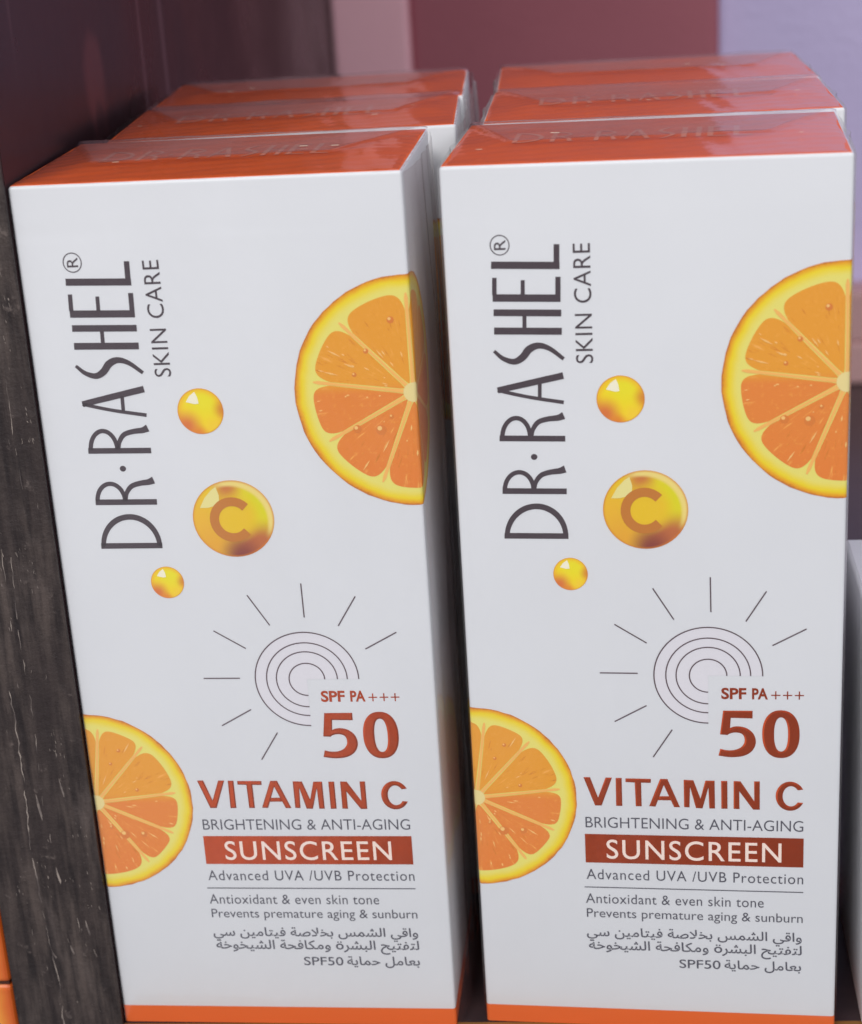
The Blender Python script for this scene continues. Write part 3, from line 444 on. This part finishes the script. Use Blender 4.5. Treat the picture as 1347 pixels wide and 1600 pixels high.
def make_carton():
    root = empty('sunscreen_carton', (0, 0, 0), 0, 'x', 'carton', 'boxed sunscreens standing in two rows')
    bm = bmesh.new(); rbox(bm, -HW, HW, 0, BD, 0, BH, BR, 4)
    for f in bm.faces: f.smooth = True
    body = from_bm('card_body', bm, M_white, root)
    # printed top panel
    bm = bmesh.new(); rbox(bm, -HW + .028, HW - .028, .035, BD - .012, BH - .02, BH + .004, .004, 2)
    from_bm('top_panel', bm, M_orange, root)
    # bottom band round three faces
    bm = bmesh.new(); u1 = HW + BD * .9
    poly(bm, [(-u1, .012), (u1, .012), (u1, .302), (-u1, .302)]); apply_wrap(bm, .004)
    from_bm('bottom_band', bm, M_band, root)
    # orange slices
    R1 = 1.545
    make_slice(root, 2.475, 9.735, R1, [91, 133.5, 172.5, 209, 248.5, 290, 332, 12, 52], 1)
    make_slice(root, -2.47, 3.755, 1.40, [-56, -25, 7.5, 49, 82, 126, 170, 212, 255], -1)
    # gold drops
    make_bubble(root, -.335, 9.555, .305, .312, False)
    make_bubble(root, -.046, 8.048, .55, .545, True)
    make_bubble(root, -1.047, 7.146, .228, .232, False)
    # wordmark lettering, reading upwards
    bm = bmesh.new()
    for p in LOGO: poly(bm, p)
    tri(bm)
    ribbon(bm, circle(-1.788, 11.577, .118, 40, 0, .124), .0125, closed=True)
    b2 = bmesh.new(); text_mesh('R', (0, .125, 0, .145), 0.0, 0, b2)
    for v in b2.verts: v.co = Vector((-1.788 + .0725 - v.co.y, 11.577 - .06 + v.co.x, 0))
    me = bpy.data.meshes.new('t'); b2.to_mesh(me); b2.free(); bm.from_mesh(me)
    b2 = bmesh.new(); text_mesh('SKIN CARE', (0, 1.535, 0, .213), -.004, 0, b2, spacing=1.06)
    for v in b2.verts: v.co = Vector((-.669 - v.co.y, 10.037 + v.co.x, 0))
    me = bpy.data.meshes.new('t'); b2.to_mesh(me); b2.free(); bm.from_mesh(me)
    apply_wrap(bm, .004); from_bm('wordmark', bm, M_dark, root)
    # sun of arcs and rays
    bm = bmesh.new(); cx, cy = .745, 5.672
    poly(bm, [(cx, cy)] + [(cx + .72 * math.cos(math.radians(a)), cy + .708 * math.sin(math.radians(a))) for a in range(0, 271, 6)], 1)
    bmesh.ops.triangulate(bm, faces=bm.faces[:])
    for r in (.719, .561, .424, .2475):
        ribbon(bm, [(cx + r * math.cos(math.radians(a)), cy + r * .985 * math.sin(math.radians(a))) for a in range(0, 271, 5)], .0165)
    for a, b in RAYS: ribbon(bm, [a, ((a[0] + b[0]) / 2, (a[1] + b[1]) / 2), b], .0165)
    apply_wrap(bm, [.006, .003]); from_bm('sun_rays', bm, [M_ray, M_blush], root)
    # copper lettering
    bm = bmesh.new()
    text_mesh('SPF', T['SPF'], .030, 0, bm); text_mesh('PA', T['PA'], .030, 0, bm)
    b2 = bmesh.new()
    for p in BOLD: poly(b2, p)
    bmesh.ops.remove_doubles(b2, verts=b2.verts[:], dist=.0008)
    bmesh.ops.inset_region(b2, faces=b2.faces[:], thickness=.024, depth=.0, use_boundary=True, use_even_offset=False)
    inner = {v for f in b2.faces if not any(e.is_boundary for e in f.edges) for v in f.verts}
    for v in b2.verts: v.co.z = .0055 if not v.is_boundary else 0.0
    tri(b2)
    for v in b2.verts:
        h_ = v.co.z; v.co = wrap(v.co.x, v.co.y, .004 + h_)
    from_bm('title_lettering', b2, M_foil, root)
    x0, x1, z0, z1 = T['plus']
    for k in range(3):
        x = x0 + .065 + k * (x1 - x0 - .13) / 2; z = (z0 + z1) / 2
        for w_, h_ in ((.06, .008), (.008, .06)): 
            poly(bm, [(x - w_, z - h_), (x + w_, z - h_), (x + w_, z + h_), (x - w_, z + h_)])
    apply_wrap(bm, .004)
    from_bm('rating_lettering', bm, M_foil, root)
    x0, x1, z0, z1 = T['bar']
    bm = bmesh.new(); poly(bm, [(x0, z0), (x1, z0), (x1, z1), (x0, z1)]); apply_wrap(bm, .004)
    bar = from_bm('title_bar', bm, M_foil, root)
    bm = bmesh.new(); text_mesh('SUNSCREEN', T['SUN'], .004, 0, bm, spacing=1.12); apply_wrap(bm, .008); from_bm('bar_lettering', bm, M_pale, bar)
    # small grey print, a part per line
    for nm, body, key, bold, sp in (('tagline_lettering', 'BRIGHTENING & ANTI-AGING', 'BRI', -.006, 1), ('claim_lettering', 'Advanced UVA /UVB Protection', 'ADV', -.002, 1.1),
            ('benefit_lettering', 'Antioxidant & even skin tone', 'ANT', -.002, 1.05), ('benefit_lettering', 'Prevents premature aging & sunburn', 'PRE', -.002, 1),
            ('arabic_lettering', AR[0], 'AR1', .010, 1), ('arabic_lettering', AR[1], 'AR2', .010, 1), ('arabic_lettering', AR[2], 'AR3', .010, 1)):
        bm = bmesh.new(); text_mesh(body, T[key], bold, 0, bm, spacing=sp)
        if key == 'AR3': text_mesh('SPF50', T['AR3b'], 0.004, 0, bm)
        apply_wrap(bm, .004); from_bm(nm, bm, M_gray, root)
    x0, x1, z0, z1 = T['line']
    bm = bmesh.new(); poly(bm, [(x0, z0 - .002), (x1, z0 - .002), (x1, z1), (x0, z1)]); apply_wrap(bm, .004); from_bm('rule_line', bm, M_gray, root)
    # embossed wordmark on the top panel
    bm = bmesh.new()
    us = [p[1] for q in LOGO for p in q]; vs2 = [p[0] for q in LOGO for p in q]
    ua, ub, va, vb = min(us), max(us), min(vs2), max(vs2)
    for q in LOGO: poly(bm, [(-1.75 + 3.1 * (p[1] - ua) / (ub - ua), 2.35 - .85 * (p[0] - va) / (vb - va)) for p in q])
    tri(bm)
    for v in bm.verts: v.co = Vector((v.co.x, v.co.y, BH + .010)) * S
    from_bm('embossed_wordmark', bm, M_emboss, root)
    link_mesh('shrink_wrap', film_mesh(1), [], root)
    return root
# Arabic lines as presentation forms, already in visual order
def vis(words): return ' '.join(w[::-1] for w in words[::-1])
AR = [vis(['\uFEED\uFE8D\uFED7\uFEF2', '\uFE8D\uFEDF\uFEB8\uFEE4\uFEB2', '\uFE91\uFEA8\uFEFC\uFEBB\uFE94', '\uFED3\uFEF4\uFE98\uFE8E\uFEE3\uFEF4\uFEE6', '\uFEB3\uFEF2']),
      vis(['\uFEDF\uFE98\uFED4\uFE98\uFEF4\uFEA2', '\uFE8D\uFEDF\uFE92\uFEB8\uFEAE\u00F6', '\uFEED\uFEE3\uFEDC\uFE8E\uFED3\uFEA4\uFE94', '\uFE8D\uFEDF\uFEB8\uFEF4\uFEA8\uFEEE\uFEA7\uFE94']),
      vis(['\uFE91\uFECC\uFE8E\uFEE3\uFEDE', '\uFEA3\uFEE4\uFE8E\uFEF3\uFE94'])]

# ------------------------------------------------------------------ setting: wall, shelf
YAW = math.radians(-5.5)
def along(P0, a, t, s=0):                     # walk t back and s right from P0 in the shelf's own axes
    return (P0[0] - math.sin(a) * t + math.cos(a) * s, P0[1] + math.cos(a) * t + math.sin(a) * s)
P0 = (-5.085, 22.62)                           # front inner bottom corner of the side board
def shelf_box(name, x0, x1, y0, y1, z0, z1, r, mats, parent=None, seg=3):
    bm = bmesh.new(); rbox(bm, x0, x1, y0, y1, z0, z1, r, seg)
    o = from_bm(name, bm, mats, parent)
    if parent is None:
        o.location = (P0[0] * S, P0[1] * S, 0); o.rotation_euler = (0, 0, YAW)
    return o
DEPTH = 33.0
def wall_mat():
    m = NT('lavender_paint'); o = m.obj(); n = m.noise(o, 35, 4); f = m.noise(o, 380, 4, .6)
    m.set(m.mix(n, (0.58, 0.50, 0.76, 1), (0.65, 0.565, 0.83, 1)), rough=.6, spec=.3); m.bump(f, .35, .0012); return m.m
wall = shelf_box('back_wall', -30, 60, DEPTH, DEPTH + 2, -25, 60, 0, wall_mat()); wall['kind'] = 'structure'

def shelf_mat():
    m = NT('dark_laminate'); o = m.obj((30, 220, 30)); n = m.noise(o, 1.5, 4)
    m.set(m.mix(n, lin((42, 34, 38)), lin((66, 50, 50))), rough=.32, spec=.5); return m.m
def edge_mat():
    m = NT('ochre_wood'); o = m.obj((60, 400, 60)); n = m.noise(o, 2.2, 4)
    m.set(m.mix(n, lin((112, 74, 34)), lin((158, 112, 58))), rough=.5, spec=.4); return m.m
bm = bmesh.new(); rbox(bm, 0.0, 60, .05, DEPTH - .02, -1.8, 0, 0)
rbox(bm, 0.0, 60, -.62, .05, -1.8, 0.0, 0.0, mat=1)
shelf = from_bm('shelf', bm, [shelf_mat(), edge_mat()]); shelf.location = (P0[0] * S, P0[1] * S, 0); shelf.rotation_euler = (0, 0, YAW); shelf['kind'] = 'structure'

# ------------------------------------------------------------------ side board
sb = empty('shelf_side_board', (P0[0], P0[1], 0), YAW, 'dark upright side board of the shelf with a scuffed worn front edge', 'side board')
def panel_mat():
    m = NT('dark_gloss_laminate'); o = m.obj(); tc = m.n('ShaderNodeSeparateXYZ'); m.l(o, tc.inputs[0])
    n = m.noise(o, 30, 4)
    base = m.mix(n, lin((34, 18, 22)), lin((46, 24, 28)))
    # pinkish oval patch, and faint upright reflections painted into the colour
    d = m.dist(tc.outputs[1], tc.outputs[2],   .0495, .1320, .0068, .0085)
    d = m.math('ADD', d, m.math('MULTIPLY', m.math('SUBTRACT', m.noise(o, 150, 3), .5), .6))
    base = m.mix(m.math('MULTIPLY', m.smooth(d, .55, 1.1, .5, 0), m.smooth(m.dist(tc.outputs[1], tc.outputs[2], .0500, .1262, .0032, .0042), .5, 1.1, .15, 1)), base, lin((104, 58, 60)))
    w = m.n('ShaderNodeTexNoise'); mp = m.n('ShaderNodeMapping'); mp.inputs['Scale'].default_value = (1, 75, 2.5); m.l(o, mp.inputs[0]); m.l(mp.outputs[0], w.inputs['Vector']); w.inputs['Scale'].default_value = 1.6; w.inputs['Detail'].default_value = 1
    base = m.mix(m.smooth(w.outputs['Fac'], .70, .76, 0, .35), base, lin((120, 92, 100)))
    m.set(base, rough=m.smooth(n, .3, .7, .26, .38), spec=.22); return m.m
bm = bmesh.new(); rbox(bm, -1.62, 0, .06, DEPTH - .02, -30, 45, 0.0)
from_bm('board', bm, panel_mat(), sb)
def worn_mat():
    m = NT('worn_dark_edge'); o = m.obj((1, 1, .12)); o2 = m.obj()
    n = m.noise(o, 520, 6, .62); n2 = m.noise(o2, 330, 5, .68); n3 = m.noise(m.obj((1, 1, .3)), 130, 4, .6)
    c = m.mix(m.smooth(n, .34, .68), lin((34, 26, 26)), lin((84, 72, 67)))
    c = m.mix(m.smooth(n3, .40, .62, 0, .75), c, lin((48, 38, 37)))
    c = m.mix(m.smooth(n3, .44, .30, 0, .5), c, lin((96, 84, 80)))
    c = m.mix(m.smooth(n2, .60, .74, 0, .65), c, lin((124, 110, 104)))
    c = m.mix(m.smooth(m.noise(m.obj((1, 1, .05)), 420, 3, .5), .36, .25, 0, .8), c, lin((32, 24, 25)))
    m.set(c, rough=.55, spec=.4); m.bump(m.math('ADD', n, n2), .6, .0008); return m.m
bm = bmesh.new(); rbox(bm, -1.60, -.003, 0, .058, -30, 45, .010, 2)
rs = random.Random(5)
def chip(pts, w):
    n = len(pts); wv = [w * (.25 + .75 * rs.random()) * (0.35 if i in (0, n - 1) else 1) for i in range(n)]
    k0 = len(bm.faces)
    L = [bm.verts.new(Vector((p[0] - wv[i], -.0025, p[1])) * S) for i, p in enumerate(pts)]
    Rr = [bm.verts.new(Vector((p[0] + wv[i], -.0025, p[1])) * S) for i, p in enumerate(pts)]
    for i in range(n - 1):
        f = bm.faces.new((L[i], Rr[i], Rr[i + 1], L[i + 1])); f.material_index = 1
def wander(x, z0, z1, w, n, amp, gap=0.0):
    pts = []; run = []
    for i in range(n + 1):
        z = z0 + (z1 - z0) * i / n; x += rs.uniform(-amp, amp)
        if rs.random() < gap:
            if len(run) > 1: chip(run, w)
            run = []
        else: run.append((x, z))
    if len(run) > 1: chip(run, w)
wander(-.95, 5.6, -.6, .012, 90, .016, .10)
wander(-.62, 7.6, 3.0, .009, 60, .014, .22)
wander(-.40, 5.0, .4, .010, 40, .014, .5)
wander(-.75, 11.4, 6.5, .008, 60, .014, .30)
for i in range(26):                                             # rubbed patches: clusters of small flakes
    cx_, cz_ = rs.choice([rs.uniform(-1.1, -.7), rs.uniform(-.5, -.1), rs.uniform(-1.4, -.2)]), rs.uniform(-.3, 11.5)
    for j in range(rs.randint(3, 9)):
        x, z = cx_ + rs.gauss(0, .05), cz_ + rs.gauss(0, .22); l = rs.uniform(.015, .07)
        chip([(x, z), (x + .004, z - l / 2), (x + .008, z - l)], rs.uniform(.003, .010))
wander(-.30, 10.5, 7.6, .007, 30, .012, .5)
for x, z, l, w in ((-.79, 3.95, .42, .022), (-.66, 2.75, .28, .020), (-.34, 1.85, .26, .026), (-.62, 1.42, .16, .02), (-.28, 1.35, .14, .016), (-.9, 1.3, .1, .016), (-.42, 4.2, .3, .018)):
    chip([(x, z), (x + .01, z - l * .4), (x + .03, z - l * .8), (x + .035, z - l)], w)
for i in range(30):
    x, z = rs.uniform(-1.5, -.08), rs.uniform(-.5, 12); l = rs.uniform(.02, .10)
    chip([(x, z), (x + rs.uniform(-.01, .01), z - l / 2), (x + rs.uniform(-.01, .02), z - l)], rs.uniform(.004, .011))
def chip_mat():
    m = NT('bare_chips'); m.set(m.mix(m.smooth(m.noise(m.obj(), 240, 4), .38, .64), lin((78, 68, 66)), lin((158, 144, 134))), rough=.6); return m.m
bm.normal_update()
for f in bm.faces:
    if f.material_index == 1 and f.normal.y > 0: f.normal_flip()
from_bm('front_edge', bm, [worn_mat(), chip_mat()], sb)

# ------------------------------------------------------------------ added board and strip standing in for the wall's maroon and pale bands
mb = empty('added_back_board', along(P0, YAW, DEPTH - .9) + (0,), YAW, 'added flat maroon board for the darker zone of the lavender wall behind the cartons', 'added board')
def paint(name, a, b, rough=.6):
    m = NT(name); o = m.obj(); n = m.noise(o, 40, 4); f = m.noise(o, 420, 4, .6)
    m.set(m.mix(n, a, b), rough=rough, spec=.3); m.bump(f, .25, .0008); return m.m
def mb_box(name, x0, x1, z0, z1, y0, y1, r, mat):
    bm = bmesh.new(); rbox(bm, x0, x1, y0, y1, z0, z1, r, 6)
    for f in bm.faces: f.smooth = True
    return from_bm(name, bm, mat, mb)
mb_box('board', 2.2, 11.3, 0.0, 45, 0, .87, .35, paint('maroon_zone_color', (0.38, 0.115, 0.145, 1), (0.44, 0.14, 0.172, 1)))
mb_box('added_pale_strip', -.02, 2.3, 0.0, 45, -.25, .85, .22, paint('pale_band_color', (0.86, 0.46, 0.52, 1), (0.93, 0.53, 0.59, 1)))

# low rail along the foot of the wall, right of the added board
rail = empty('wall_rail', along(P0, YAW, DEPTH - 1.6, 12.2) + (0,), YAW, 'dusty pink rail along the foot of the lavender wall, right of the cartons', 'rail')
pk = paint('dusty_pink_paint', (0.52, 0.30, 0.30, 1), (0.60, 0.36, 0.345, 1), .5)
bm = bmesh.new(); rbox(bm, 0, 20, 0, 1.55, .0, 1.3, .12, 3); from_bm('lower_batten', bm, pk, rail)
bm = bmesh.new(); rbox(bm, 0, 20, .12, 1.55, 1.3, 2.85, .10, 3); from_bm('upper_batten', bm, pk, rail)

# ------------------------------------------------------------------ cartons
proto = make_carton()
wraps = [p for p in proto.children if p.name.startswith('shrink_wrap')]
spots = [  # x, y, yaw, label
    (2.82464, 21.77583, -9.3099, 'white and orange sunscreen carton at the front of the right row', 1),
    (3.53, 25.14, -6.2724, 'middle carton of the right row, only its orange top showing behind the front one', 2),
    (3.91, 28.33, -4.6394, 'rearmost carton of the right row, orange top against the added maroon board', 3),
    (-2.58162, 22.41183, -6.9698, 'white and orange sunscreen carton at the front of the left row, by the worn board', 4),
    (-1.806, 25.72, -3.3017, 'middle carton of the left row, white right corner peeping out beside the front one', 5),
    (-1.58, 28.70, -3.6961, 'rearmost carton of the left row, its orange top below the added mauve strip', 6)]
def copy_tree(o, parent=None):
    c = o.copy(); COL.objects.link(c); c.parent = parent
    for ch in list(o.children): copy_tree(ch, c)
    return c
roots = [proto] + [copy_tree(proto) for _ in spots[1:]]
for r_, (x, y, a, lab, seed) in zip(roots, spots):
    r_.location = (x * S, y * S, 0); r_.rotation_euler = (0, 0, math.radians(a)); r_['label'] = lab
    if seed in (3, 6):                                             # nothing of the lid lettering shows on the rearmost pair
        for ch in [c for c in r_.children if c.name.startswith('embossed_wordmark')]: bpy.data.objects.remove(ch)
    if seed != 1:
        for ch in r_.children:
            if ch.name.startswith('shrink_wrap'): ch.data = film_mesh(seed)

# neighbour carton cut by the right edge of the frame
nb = empty('white_carton', (5.70 + 2.9, 21.50 - .35, 0), math.radians(-7), 'plain white carton cut off by the right edge of the photo', 'carton')
bm = bmesh.new(); rbox(bm, -2.9, 2.9, 0, 3.4, 0, 6.2, .06, 4)
for f in bm.faces: f.smooth = True
from_bm('card_body', bm, M_white, nb)
bm = bmesh.new(); rbox(bm, -2.85, 2.85, .06, 3.34, 6.18, 6.206, .006, 2); from_bm('top_panel', bm, M_white, nb)

# orange carton on the other side of the board
oc = empty('orange_carton', along(P0, YAW, .35, -1.75) + (-.5,), YAW, 'orange carton with a dark seam, just visible left of the worn side board', 'carton')
def glow_mat():
    m = NT('orange_yellow_card'); o = m.obj(); sp = m.n('ShaderNodeSeparateXYZ'); m.l(o, sp.inputs[0])
    c = m.mix(m.smooth(m.math('ADD', sp.outputs[0], m.math('MULTIPLY', m.math('SUBTRACT', m.noise(o, 90, 3), .5), .003)), -.0042, -.0006), inked(236, 160, 60), inked(206, 92, 30)); m.set(c, rough=.4); return m.m
bm = bmesh.new(); rbox(bm, -5, 0, 0, 3, 1.02, 3.2, .08, 3); from_bm('upper_box', bm, glow_mat(), oc)
bm = bmesh.new(); rbox(bm, -5, 0, 0, 3, -1.3, .97, .08, 3); from_bm('lower_box', bm, glow_mat(), oc)
bm = bmesh.new(); rbox(bm, -4.95, -.05, .05, 2.95, .9, 1.05, 0); from_bm('dark_seam', bm, plain('seam_brown', lin((70, 36, 20)), rough=.6), oc)
